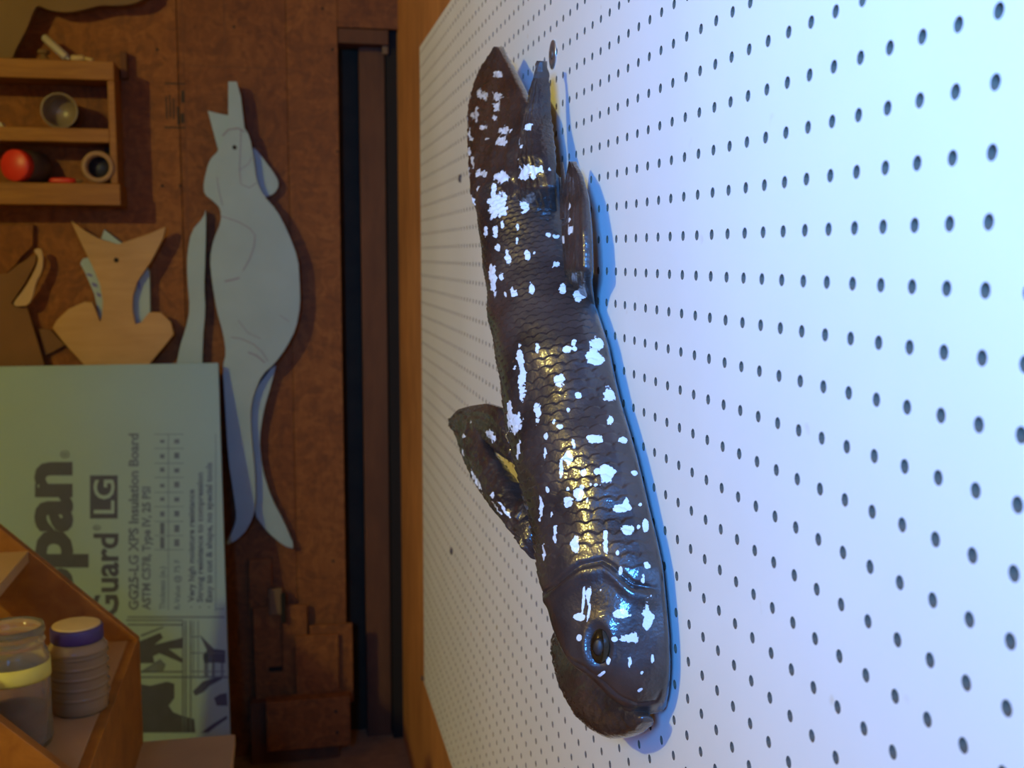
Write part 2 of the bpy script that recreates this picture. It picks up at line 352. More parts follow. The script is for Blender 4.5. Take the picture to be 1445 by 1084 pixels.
pbox('foot', 379, 399, 943, 947, YB-0.036, 0.008, M['gap'], lt, 0.001)  # black bar standing in for the groove's short level leg

# ------------------------------------------------------------------ wall shelf with jars
YSF = YB-0.105
sh = empty('wall_shelf', aty(70, 289, YSF), 'open orange pine box shelf with three levels on the wall', 'shelf')
xl = X(-150, YSF); xr = aty(164, 190, YSF)[0]; zz = lambda py: aty(80, py, YSF)[2]
box('top_board', xl, xr, YSF, YB-.001, zz(111), zz(84), M['shelf_wood'], sh, 0.002)
box('shelf_board', xl, xr-.014, YSF, YB-.001, zz(200), zz(180), M['shelf_wood'], sh, 0.002)
box('bottom_board', xl, xr+.004, YSF, YB-.001, zz(289), zz(258), M['shelf_wood'], sh, 0.002)
box('side_board', xr-.015, xr, YSF+.002, YB-.001, zz(258), zz(111), M['shelf_wood'], sh, 0.002)
box('side_board', xl, xl+.015, YSF+.002, YB-.001, zz(258), zz(111), M['shelf_wood'], sh, 0.002)
def lying(px, py, rpx, Y, zf=None):
    p = aty(px, py, Y); r = rpx/FPX*(Y-CAM[1]); 
    if zf is not None: p[2] = zf + r
    return p, r
# a cup lying on the middle shelf
p, r = lying(84, 157, 22.5, YSF+0.014, zz(180))
c = empty('plastic_cup', (p[0],p[1],p[2]-r), 'grey translucent cup lying on the middle shelf', 'cup')
lathe('cup_wall', [(r*0.80,0.082),(r,0.0),(r*1.04,-0.002),(r*1.02,-0.005),(r*0.92,-0.003),(r*0.88,0.004),(r*0.80,0.035),(0,0.035)], p, M['cup'], c, axis=(0,1,0))
lathe('cup_base', [(r*0.8,0.0),(r*0.8,0.003),(0,0.003)], p+np.array([0,0.078,0]), M['cup'], c, axis=(0,1,0))
# bottle with a red cap
p, r = lying(19, 233, 21, YSF+0.006, zz(258)+0.002)
b_ = empty('capped_bottle', (p[0],p[1],p[2]-r), 'dark bottle with a bright red cap lying on the bottom shelf', 'bottle')
lathe('bottle_body', [(r*0.75,0.012),(r*0.98,0.026),(r*1.03,0.035),(r*1.03,0.084),(r*0.9,0.090),(0,0.090)], p, M['grey_plastic'], b_, axis=(0.42,1,0))
lathe('red_cap', [(0,0.0),(r*0.90,0.0),(r*0.98,0.003),(r,0.008),(r,0.022),(r*0.9,0.024)], p, M['red'], b_, axis=(0.42,1,0))
# card ring
p, r = lying(138, 244, 21, YSF-0.004, zz(258)+0.001)
c = empty('paper_tube', (p[0],p[1],p[2]-r), 'brown card tube with a dark hollow end on the bottom shelf', 'tube')
lathe('tube_wall', [(r*0.68,0.10),(r*0.68,0.003),(r*0.74,0.0),(r*0.94,0.0),(r,0.004),(r,0.10),(r*0.68,0.10)], p, M['cardtube'], c, axis=(0,1,0))
lathe('tube_core', [(0,0.03),(r*0.68,0.03),(r*0.68,0.10),(0,0.10)], p, M['black'], c, axis=(0,1,0))
# small red tool and slim dark bottle
p = aty(90, 254, YSF+0.05); 
rt = empty('red_pen', (p[0],p[1],zz(258)), 'short red pen lying between the bottle and the card tube', 'pen')
pp = np.array([p[0]-0.03, YSF+0.05, zz(258)+0.0075])
lathe('pen_barrel', [(0.003,0),(0.0065,0.006),(0.007,0.04),(0.005,0.055)], pp, M['red'], rt, axis=(1,0,0.0), n=14)
lathe('pen_tip', [(0.004,0),(0.003,0.012),(0.0,0.016)], pp+np.array([0.055,0,0]), M['grey_board'], rt, axis=(1,0,0), n=12)
sv = empty('dark_vial', (aty(160,255,YSF+.02)[0]-.002, YSF+.04, zz(258)), 'slim dark green bottle standing against the shelf end', 'bottle')
pv = np.array([xr-.015-.0115, YSF+.06, zz(258)])
lathe('vial_body', [(0.009,0),(0.010,0.002),(0.010,0.058),(0.005,0.066),(0.005,0.072)], pv, plain('dark_green_glass',(0.02,0.028,0.02),0.2), sv, n=18)
lathe('vial_cap', [(0.006,0),(0.006,0.010),(0.0,0.011)], pv+np.array([0,0,0.072]), M['black'], sv, n=14)
# scraps on the middle and top boards
p = aty(4, 177, YSF+0.05)
prism('paper_scrap', [(p[0]-.03,YSF+.01,zz(180)),(p[0]+.012,YSF+.01,zz(180)),(p[0]+.004,YSF+.01,zz(180)+.010),(p[0]-.02,YSF+.01,zz(180)+.014)], (0,.03,0), M['whiteplastic'], None, 0.001, label='crumpled pale scrap at the left of the middle shelf', cat='scrap')
zt = zz(84)
def rod(name, a, b, r, mat, parent, n=12):
    d = np.array(b)-np.array(a); l = np.linalg.norm(d)
    return lathe(name, [(r*0.7,0),(r,0.003),(r,l-0.003),(r*0.7,l)], a, mat, parent, axis=tuple(d), n=n)
tb = empty('paint_tube', aty(95, 82, YSF+.03), 'pale squeezed tube leaning on the top board of the shelf', 'tube')
a = aty(94, 79, YSF+.03); a[2] = zt+.009; b2 = aty(62, 52, YSF+.06)
rod('tube_body', a, b2, 0.0085, M['whiteplastic'], tb); rod('tube_nozzle', a+np.array([0.006,-.002,-0.004]), a, 0.004, M['metal'], tb, 10)
sp = empty('spool', aty(65, 82, YSF+.05), 'small grey knob-shaped spool on the top board of the shelf', 'spool')
a = aty(62, 76, YSF+.05); a[2] = zt
lathe('spool_foot', [(0.016,0),(0.017,0.002),(0.012,0.008),(0.007,0.012),(0.007,0.018)], a, M['grey_board'], sp, n=20)
lathe('spool_cap', [(0.008,0.018),(0.013,0.020),(0.012,0.027),(0,0.029)], a, M['grey_board'], sp, n=20)
gl = empty('glue_nozzle', aty(118, 82, YSF+.03), 'pale flattened nozzle lying at the right of the top board', 'nozzle')
a = aty(100, 80, YSF+.03); a[2] = zt+.008; b2 = aty(119, 79, YSF+.03); b2[2] = zt+.009; c2 = aty(131, 83, YSF+.02); c2[2] = zt+.004
rod('nozzle_body', a, b2, 0.0075, M['lid'], gl); rod('nozzle_tip', b2, c2, 0.004, M['lid'], gl)
box('shelf_bracket', xr+.004, xr+.018, YB-.03, YB-.001, zz(100), zz(60), M['stud'], None, 0.002, label='small brown wooden block beside the upper end of the shelf', cat='bracket')

# ------------------------------------------------------------------ cut-outs and boards hung on the back wall
cutout('plywood_cutout', [(-120,-120),(230,-120),(212,-10),(196,3),(178,7),(160,8),(142,7),(120,13),(100,17),(85,17),(68,14),(53,7),(47,16),(38,40),(30,55),(22,70),(17,84),(-120,110)], YB-0.055, 0.018, M['grey_board'], None, 1,
       label='large greyish plywood cutout with a wavy edge at the upper left', cat='cutout')
cutout('wood_offcut', [(-60,317),(47,317),(46,348),(30,362),(22,374),(8,387),(-60,392)], YB-0.016, 0.016, M['osb'], None, 0, label='brown board offcut hanging just below the box shelf', cat='board')
cutout('hardboard_offcut', [(-60,388),(10,386),(24,374),(52,358),(50,372),(35,400),(16,428),(22,433),(38,433),(62,512),(60,600),(-60,600)], YB-0.030, 0.012, M['brown_board'], None, 0, label='dark brown hardboard offcut with a slanted right edge', cat='board')
cutout('wood_strip', [(46,352),(58,350),(61,362),(60,382),(50,400),(47,418),(40,431),(22,433),(18,428),(35,407),(50,380),(55,364)], YB-0.044, 0.012, M['cut_ply'].copy() if False else M['tan_board'], None, 1, label='thin curved tan wood strip leaning on the dark hardboard', cat='offcut')
cutout('hardboard_offcut', [(54,464),(72,466),(92,487),(76,496),(62,503)], YB-0.012, 0.012, M['brown_board'], None, 0, label='small three-cornered brown hardboard piece beside the plywood cutout', cat='board')
fc = cutout('foam_cutout', [(147,324),(165,338),(185,352),(211,383),(212,440),(198,456),(190,475),(150,470),(141,453),(133,415),(120,385),(113,372),(117,365),(132,362),(140,345)], YB-0.030, 0.025, M['foam_cut'], None, 0, label='pale foam cutout showing behind the plywood cutout', cat='cutout')
for r_ in ((126,388,8,3),(133,402,8,4),(139,416,6,4),(196,402,3,8)):
    x, y, a, b = r_; cutout('marker_stroke', [(x-a*.5,y-b),(x+a*.5,y-b*.2),(x+a*.6,y+b),(x-a*.3,y+b*.4)], YB-0.0306, 0.001, M['purple_ink'], fc, 0, 0)
pc = cutout('plywood_cutout', [(100,311),(119,325),(138,336),(166,345),(180,340),(210,330),(234,320),(230,337),(213,369),(194,397),(187,419),(187,438),(191,458),(199,455),(210,441),(227,441),(241,455),(245,472),(230,491),(213,511),(190,560),(150,560),(116,512),(91,485),(74,463),(80,452),(97,436),(119,426),(130,427),(136,441),(141,455),(144,444),(145,425),(141,402),(130,375),(119,353),(108,330)], YB-0.050, 0.018, M['cut_ply'], None, 0,
        label='pale birch plywood cutout with forked top and two rounded lobes', cat='cutout')
p = aty(164, 367, YB-0.050); lathe('drilled_hole', [(0.0055,0),(0.0052,0.0006),(0,0.0006)], p, M['gap'], pc, axis=(0,-1,0), n=14)
# foam animal
ka = empty('foam_animal', aty(345, 640, YB-.03), 'tall pale blue foam cutout of a long-eared upright animal', 'cutout')
body = [(324,181),(319,184),(312,200),(308,213),(295,226),(287,258),(288,274),(301,284),(311,294),(312,313),(301,339),(296,365),(299,397),(306,439),(315,471),(319,498),(314,519),(317,566),(322,648),(329,693),(334,730),(329,747),(316,773),(343,756),(358,730),(361,703),(360,669),(356,628),(353,583),(358,556),(370,529),(389,512),(404,491),(418,464),(424,430),(423,400),(421,365),(406,326),(391,297),(372,276),(362,255),(358,223),(353,194),(344,178)]
cutout('body', body, YB-0.052, 0.026, M['foam_cut'], ka, 1)
cutout('ear', [(322,115),(334,115),(340,136),(345,180),(343,190),(322,190)], YB-0.048, 0.022, M['foam_cut'], ka, 0)
cutout('ear', [(293,156),(308,160),(324,163),(326,190),(312,208),(308,212)], YB-0.036, 0.022, M['foam_cut'], ka, 0)
cutout('forelimb', [(355,205),(366,216),(391,250),(394,262),(387,274),(372,279),(360,255)], YB-0.026, 0.022, M['foam_cut'], ka, 1)
cutout('tail_strip', [(291,293),(287,307),(270,326),(264,358),(264,391),(268,437),(262,464),(254,488),(248,520),(248,560),(285,560),(286,481),(290,437),(288,407),(290,358)], YB-0.030, 0.026, M['foam_cut'], ka, 1)
cutout('hind_foot', [(392,508),(383,543),(372,580),(366,621),(370,662),(383,703),(401,737),(417,775),(401,771),(377,751),(358,725),(350,650),(352,560)], YB-0.028, 0.024, M['foam_cut'], ka, 1)
def stroke(name, pts, w, Y, mat, parent):
    P = [np.array(q, float) for q in pts]; Lp = []; Rp = []
    for i, q in enumerate(P):
        d = P[min(i+1,len(P)-1)]-P[max(i-1,0)]; d /= np.linalg.norm(d); nn = np.array([-d[1], d[0]])*w/2
        Lp.append(q+nn); Rp.append(q-nn)
    V = [aty(*q, Y) for q in Lp+Rp] + [aty(*q, Y)+np.array([0,.0012,0]) for q in Lp+Rp]; n = len(P); F = []
    for i in range(n-1): F += [(i, i+1, n+i+1, n+i)]
    for i in range(n-1): F += [(2*n+i, 3*n+i, 3*n+i+1, 2*n+i+1), (i, 2*n+i, 2*n+i+1, i+1), (n+i, n+i+1, 3*n+i+1, 3*n+i)]
    return obj(name, V, F, mat, parent)
YK = YB-0.0528
for pts, w in (([(312,305),(336,313),(352,322),(360,332),(358,350),(352,366),(343,382)],1.6),([(317,397),(328,395),(338,392)],2.5),([(340,183),(339,210),(338,240),(340,260),(352,265),(362,258)],1.4),([(338,240),(350,232),(355,222)],1.2),
               ([(306,250),(309,270),(314,290)],1.2),([(314,192),(322,183),(336,181),(345,186)],2.2),([(326,476),(340,478),(358,486),(370,497),(378,510)],1.5),([(336,452),(350,470),(368,478)],1.2),([(350,497),(362,502),(374,512)],2.2),([(395,445),(408,454)],1.2)):
    stroke('pencil_line', pts, w, YK, M['pencil'], ka)
p = aty(331, 208, YB-0.052); lathe('drilled_hole', [(0.005,0),(0.0045,0.0006),(0,0.0006)], p, M['gap'], ka, axis=(0,-1,0), n=12)

# ------------------------------------------------------------------ insulation board leaning on the wall
FY0, FY1 = YB-0.085, YB-0.27                # top and bottom of the leaning face
ft = aty(308, 512, FY0); fb_ = aty(325, 1036, FY1)
fn = np.cross(np.array([1.0,0,0]), fb_-ft); fn /= np.linalg.norm(fn)
if fn[1] > 0: fn = -fn
fdown = fb_-ft; fdown[0] = 0; fdown /= np.linalg.norm(fdown)
def onf(px, py, lift=0.0):
    d = ray(px, py); t = ((ft-CAM)@fn)/(d@fn); return CAM + d*t + fn*lift
tl = onf(-200, 512); tl[2] = ft[2]; tl[1] = ft[1]
drop = (ft[2]-0.005)/(-fdown[2])
br = ft+(fb_-ft)*((ft[2]-0.005)/(ft[2]-fb_[2]))
corners = [ft, br, np.array([-1.75, br[1], br[2]]), np.array([-1.75, ft[1], ft[2]])]
fo = prism('insulation_board', corners, -fn*0.025, M['foam'], None, 0.0015, label='big green foam insulation board with navy printing leaning on the wall', cat='insulation board')
def fpoly(name, pts, mat, t=0.0007):
    return prism(name, [onf(x, y, t) for x, y in pts], -fn*0.0009, mat, fo, 0)
def frect(name, x0, x1, y0, y1, mat, t=0.0007): return fpoly(name, [(x0,y0),(x1,y0),(x1,y1),(x0,y1)], mat, t)
def textmesh(body, offset=0.0):
    cu = bpy.data.curves.new('lettering', 'FONT'); cu.body = body; cu.size = 1.0; cu.offset = offset; cu.resolution_u = 3
    to = bpy.data.objects.new('lettering_curve', cu); COL.objects.link(to)
    dg = bpy.context.evaluated_depsgraph_get(); me = bpy.data.meshes.new_from_object(to.evaluated_get(dg))
    V = np.array([v.co[:] for v in me.vertices]); F = [tuple(q.vertices) for q in me.polygons]
    bpy.data.objects.remove(to, do_unlink=True); bpy.data.curves.remove(cu); bpy.data.meshes.remove(me)
    return V, F
def ftext(body, xb, xh, y_start, y_end, mat=None, offset=0.0, href=None, t=0.0008, lead=0.0):
    # reads from bottom to top; xb = baseline, xh = height of the reference letter ('x' or cap)
    V, F = textmesh(body, offset); R, _ = textmesh(href or body, offset)
    lo, hi = V[:,0].min(), V[:,0].max(); hh = R[:,1].max()-max(R[:,1].min(), -0.05)
    W = []
    for v in V:
        a = (v[0]-lo)/(hi-lo); W.append(onf(xb-(xb-xh)*v[1]/hh, y_start+(y_end-y_start)*a, t))
    return obj('lettering', W, F, mat or M['foam_ink'], fo)
def width(s, off=0.0): V, _ = textmesh(s, off); return V[:,0].max()-V[:,0].min()
wf, wp = width('Kingspan', .045), width('pan', .045)
ftext('Kingspan', 98, 45, 652+149*wf/wp, 652, None, 0.045, 'x')
ftext('\u00ae', 98, 85, 647, 636, None, 0.0)
wf, wp = width('GreenGuard', .025), width('Guard', .025)
ftext('GreenGuard', 166, 142, 753+118*wf/wp, 753, None, 0.025, 'x')
ftext('\u00ae', 142, 131, 749, 741, None, 0.0)
frect('logo_box', 127, 166, 671, 732, M['foam_ink'], 0.0007)
ftext('LG', 161, 132, 725, 677, M['foam'], 0.012, 'L', 0.0013)
ftext('GG25-LG XPS Insulation Board', 195, 181, 861, 612, M['foam_ink2'], 0.03, 'B')
ftext('ASTM C578, Type IV, 25 PSI', 212, 200, 861, 687, M['foam_ink2'], 0.03, 'B')
ftext('Very high moisture resistance', 274, 265, 850, 691, M['foam_ink2'], 0.03, 'V')
ftext('Strong resistance to compression', 286, 277, 850, 667, M['foam_ink2'], 0.03, 'S')
ftext('Easy to cut & shape, no special tools', 299, 290, 850, 653, M['foam_ink2'], 0.03, 'E')
for y in (856, 856, 856): pass
for x in (270, 282, 295): frect('bullet_mark', x-1, x+1, 856, 858, M['foam_ink2'])
ftext('Thickness (in.)', 233, 225, 860, 800, M['foam_ink2'], 0.005, 'T')
ftext('R-Value @ 75 F', 254, 246, 860, 790, M['foam_ink2'], 0.005, 'R')
for y in (613,633,654,674,695,715,736,756,776): frect('table_line', 218, 259, y-.4, y+.4, M['foam_ink2'])
frect('table_line', 237.2, 238, 612, 861, M['foam_ink2'])
for i, y in enumerate((623,644,664,685,705,726)):
    frect('table_entry', 226, 232, y-2-(i%3), y+2+(i%2), M['foam_ink2']); frect('table_entry', 246, 253, y-3-(i%2)*2, y+3, M['foam_ink2'])
for y in (746, 766):
    frect('table_entry', 226, 232, y-8, y+8, M['foam_ink2']); frect('table_entry', 246, 253, y-5, y+5, M['foam_ink2'])
frect('frame_line', 304, 304.8, 612, 862, M['foam_ink2']); frect('frame_line', 304, 316, 859, 860, M['foam_ink2'])
# printed picture of building work
I1, I2 = M['foam_ink'], M['foam_ink2']
for q in ((180,317,870,872),(178,258,874.5,876.5),(180,257,880.5,883),(196,322,954.5,957),(198,258,947,949.5),(257,259,876,1034),(261,263,876,1034),(268,270,876,1034),(272.5,273.5,876,955),(279,280,876,955),(270,282,898,899.5),(270,318,921,922.5),(270,318,947,948.5)):
    frect('picture_line', *q, I2)
for pts in ([(178,912),(205,902),(226,893),(230,900),(218,910),(238,905),(258,900),(258,915),(238,916),(258,930),(258,936),(225,922),(216,926),(218,936),(198,936),(178,925)],
            [(282,896),(292,906),(302,916),(318,918),(318,936),(302,935),(288,936),(286,925),(292,918)],
            [(195,965),(212,968),(236,962),(246,965),(246,985),(238,996),(244,1005),(256,1010),(274,1015),(276,1034),(186,1034),(188,990)],
            [(272,976),(286,962),(312,954),(314,958),(296,968),(288,976),(276,982)],
            [(302,985),(310,980),(320,978),(321,996),(306,996)],
            [(284,1034),(300,1022),(320,1010),(321,1014),(304,1026),(294,1034)]):
    fpoly('picture_figure', pts, I1 if pts[0][0] != 195 else I1)
for pts in ([(198,948),(226,930),(234,938),(230,948)], [(288,922),(294,922),(294,955),(288,955)], [(299,930),(303,930),(303,955),(299,955)], [(312,932),(315,932),(315,955),(312,955)], [(198,896),(230,884),(231,886),(200,899)]):
    fpoly('picture_tone', pts, I2)

# ------------------------------------------------------------------ low bench and stepped rack with jars
YR = 1.55; YN = 1.03
cb = aty(332, 1036, YR+0.02); xb1 = cb[0]; zb = cb[2]
bx = xb1-0.50
be = empty('low_bench', (xb1-.3, (YR+YN)/2, 0), 'low tan topped wooden bench under the stepped rack', 'bench')
box('bench_top', bx, xb1, 0.75, YR+0.02, zb-0.022, zb, M['tan_board'], be, 0.002)
for yy in (0.80, YR-0.03):
    for xx in (bx+.03, xb1-.07): box('leg', xx, xx+.04, yy, yy+.04, 0, zb-0.022, M['stud'], be, 0.002)
for yy in (0.80, YR-0.03): box('rail', bx+.07, xb1-.07, yy+.01, yy+.03, zb-0.10, zb-0.022, M['stud'], be, 0.002)
cm = aty(195, 903, YR); xm = cm[0]; zm = cm[2]
cu_ = aty(40, 778, YR); xu = cu_[0]; zu = cu_[2]
sl = aty(0, 745, YR); slope = (sl[2]-zm)/(sl[0]-xm)
xbk = xm-0.29
rk = empty('stepped_rack', ((xm+xbk)/2, (YR+YN)/2, zb), 'stepped orange plywood rack with sloping side panels holding two jars', 'rack')
prof = [(xbk, zb), (xm, zb), (xm, zm), (xbk, zm+slope*(xbk-xm))]
for y in (YR, YN-0.018):
    prism('side_panel', [(x, y, z) for x, z in prof], (0, 0.018, 0), M['rack_wood'], rk, 0.001)
box('shelf', xbk+.012, xm-.016, YN, YR, zm-0.016, zm, M['tan_board'], rk, 0.001)
box('front_board', xm-.016, xm-.0005, YN, YR, zb, zm, M['rack_wood'], rk, 0.001)
box('shelf', xbk+.012, xu, YN, YR, zu-0.018, zu, M['tan_board'], rk, 0.001)
box('back_rail', xbk, xbk+.012, YN, YR, zb, zm, M['rack_wood'], rk, 0.001)
# white-lidded ribbed jar
p = atz(113, 1000, zm); D = np.linalg.norm(p-CAM); k_ = D/FPX*1.0
R_ = 37*k_; H = 110*k_
j = empty('ribbed_jar', p, 'ribbed plastic jar with a cream lid banded navy blue', 'jar')
pr = [(R_*0.86,0.0),(R_*0.95,0.004)]
hs = H*0.70
for i in range(5):
    h0 = 0.012 + i*(hs-0.012)/5; dh = (hs-0.012)/5
    pr += [(R_*0.93, h0), (R_*0.95, h0+dh*0.55), (R_*0.94, h0+dh*0.74), (R_*1.02, h0+dh*0.86), (R_*0.93, h0+dh*0.98)]
pr += [(R_*1.0, hs+0.002), (R_*0.99, hs+0.006), (R_*0.86, hs+0.014), (R_*0.82, hs+0.016), (0, hs+0.016)]
lathe('jar_body', pr, p, M['frost'], j, n=48)
lathe('jar_contents', [(R_*0.80,0.003),(R_*0.88,0.006),(R_*0.88,hs*0.97),(0,hs*0.97)], p, M['powder'], j, n=40)
li = lathe('lid', [(R_*0.84,hs+0.0165),(R_*0.86,hs+0.018),(R_*0.86,hs+0.034),(R_*0.82,hs+0.0365),(0,hs+0.0365)], p, M['lidblue'], j, n=48)
lathe('lid_top', [(R_*0.80,hs+0.0366),(R_*0.78,hs+0.0385),(R_*0.70,hs+0.039),(0,hs+0.039)], p, M['lid'], li, n=48)
# tall clear jar
p = atz(24, 1052, zm); D = np.linalg.norm(p-CAM); k_ = D/FPX; R_ = 44*k_; H = 150*k_*1.02
p[1] = max(p[1], YN+R_+0.004)
j = empty('clear_jar', p, 'tall open clear jar with a band of yellow tape', 'jar')
o1 = [(R_*0.80,0.0),(R_*0.93,0.003),(R_*0.97,0.010),(R_*0.97,H*0.72),(R_*0.92,H*0.78),(R_*0.84,H*0.82),(R_*0.84,H*0.86),(R_*0.88,H*0.875),(R_*0.84,H*0.89),(R_*0.84,H*0.93),(R_*0.88,H*0.945),(R_*0.86,H*1.0)]
i1 = [(R_*0.80,H*1.0),(R_*0.78,H*0.86),(R_*0.80,H*0.81),(R_*0.90,H*0.72),(R_*0.90,0.012),(R_*0.80,0.006),(0,0.006)]
lathe('jar_body', o1+i1, p, M['glass'], j, n=48)
lathe('tape_band', [(R_*0.985,H*0.58),(R_*0.99,H*0.60),(R_*0.985,H*0.715),(R_*0.972,H*0.715),(R_*0.972,H*0.58),(R_*0.985,H*0.58)], p, M['tape'], j, n=48)
lathe('jar_contents', [(R_*0.78,0.007),(R_*0.87,0.014),(R_*0.87,H*0.30),(R_*0.4,H*0.33),(0,H*0.32)], p, M['powder'], j, n=40)
# ---- fish body surface: (y, z, stand-off, slant, half depth, bulge) of sections from tail root to snout ----
FISH = [(0.6216,-0.0158,0.021,0.5,0.046,0.0592),(0.5987,-0.0394,0.0205,0.5,0.0486,0.0601),(0.5736,-0.0646,0.02,0.5,0.0516,0.0611),(0.5482,-0.0888,0.0195,0.5,0.0548,0.0626),(0.5199,-0.1118,0.019,0.5,0.058,0.0647),(0.4869,-0.1333,0.0184,0.5,0.0612,0.0665),(0.4604,-0.1539,0.0178,0.484,0.0644,0.0675),(0.4445,-0.1743,0.0172,0.463,0.0668,0.068),(0.4272,-0.1938,0.0166,0.441,0.0684,0.0689),(0.4057,-0.2121,0.016,0.42,0.07,0.0677),(0.3867,-0.2298,0.0152,0.387,0.07,0.0671),(0.3715,-0.2474,0.0144,0.353,0.07,0.0663),(0.3575,-0.2647,0.0136,0.32,0.0695,0.0658),(0.3428,-0.2812,0.0128,0.258,0.0685,0.0674),(0.331,-0.2978,0.012,0.197,0.0663,0.0688),(0.3248,-0.3157,0.012,0.135,0.0629,0.0683),(0.3203,-0.3289,0.012,0.086,0.0588,0.0667),(0.3165,-0.3424,0.012,0.034,0.054,0.0647),(0.3154,-0.3517,0.012,0.0,0.049,0.0638),(0.3146,-0.3612,0.012,-0.05,0.044,0.0629),(0.3158,-0.369,0.012,-0.088,0.038,0.0601),(0.3179,-0.3772,0.012,-0.112,0.0316,0.0481),(0.3205,-0.3832,0.012,-0.123,0.0268,0.0419),(0.3231,-0.3892,0.012,-0.135,0.022,0.0361),(0.3292,-0.3957,0.012,-0.144,0.0146,0.0287),(0.3331,-0.3998,0.012,-0.15,0.01,0.0219)]
def fish_grid(N=420, K=130):
    T = np.array(FISH)
    u = np.concatenate([[0], np.cumsum(np.hypot(np.diff(T[:,0]), np.diff(T[:,1])))])
    S = np.linspace(0, u[-1], N)
    D = np.stack([np.interp(S, u, T[:,k]) for k in range(6)], 1)
    g = np.exp(-np.linspace(-2,2,25)**2); g /= g.sum()
    for k in range(6):
        e = np.concatenate([2*D[0,k]-D[12:0:-1,k], D[:,k], 2*D[-1,k]-D[-2:-14:-1,k]])
        D[:,k] = np.convolve(e, g, 'valid')
    phi = np.linspace(0, np.pi, K)
    q = np.stack([np.zeros(N), np.ones(N), -D[:,3]], 1); q /= np.linalg.norm(q, axis=1)[:,None]
    V = np.zeros((N, K, 3))
    V[:,:,0] = -D[:,2,None] - D[:,5,None]*np.sin(phi)
    n = D[:,4,None]*(1-np.cos(phi))
    V[:,:,1] = D[:,0,None] + n*q[:,1,None]
    V[:,:,2] = D[:,1,None] + n*q[:,2,None]
    dA = np.linalg.norm(np.diff(V, axis=1), axis=2)
    A = np.concatenate([np.zeros((N,1)), np.cumsum(dA, 1)], 1)
    return V, S, A, D
def grid_normals(V):
    du = np.gradient(V, axis=0); dv = np.gradient(V, axis=1)
    n = np.cross(du, dv); n /= np.linalg.norm(n, axis=2)[:,:,None] + 1e-12
    return n
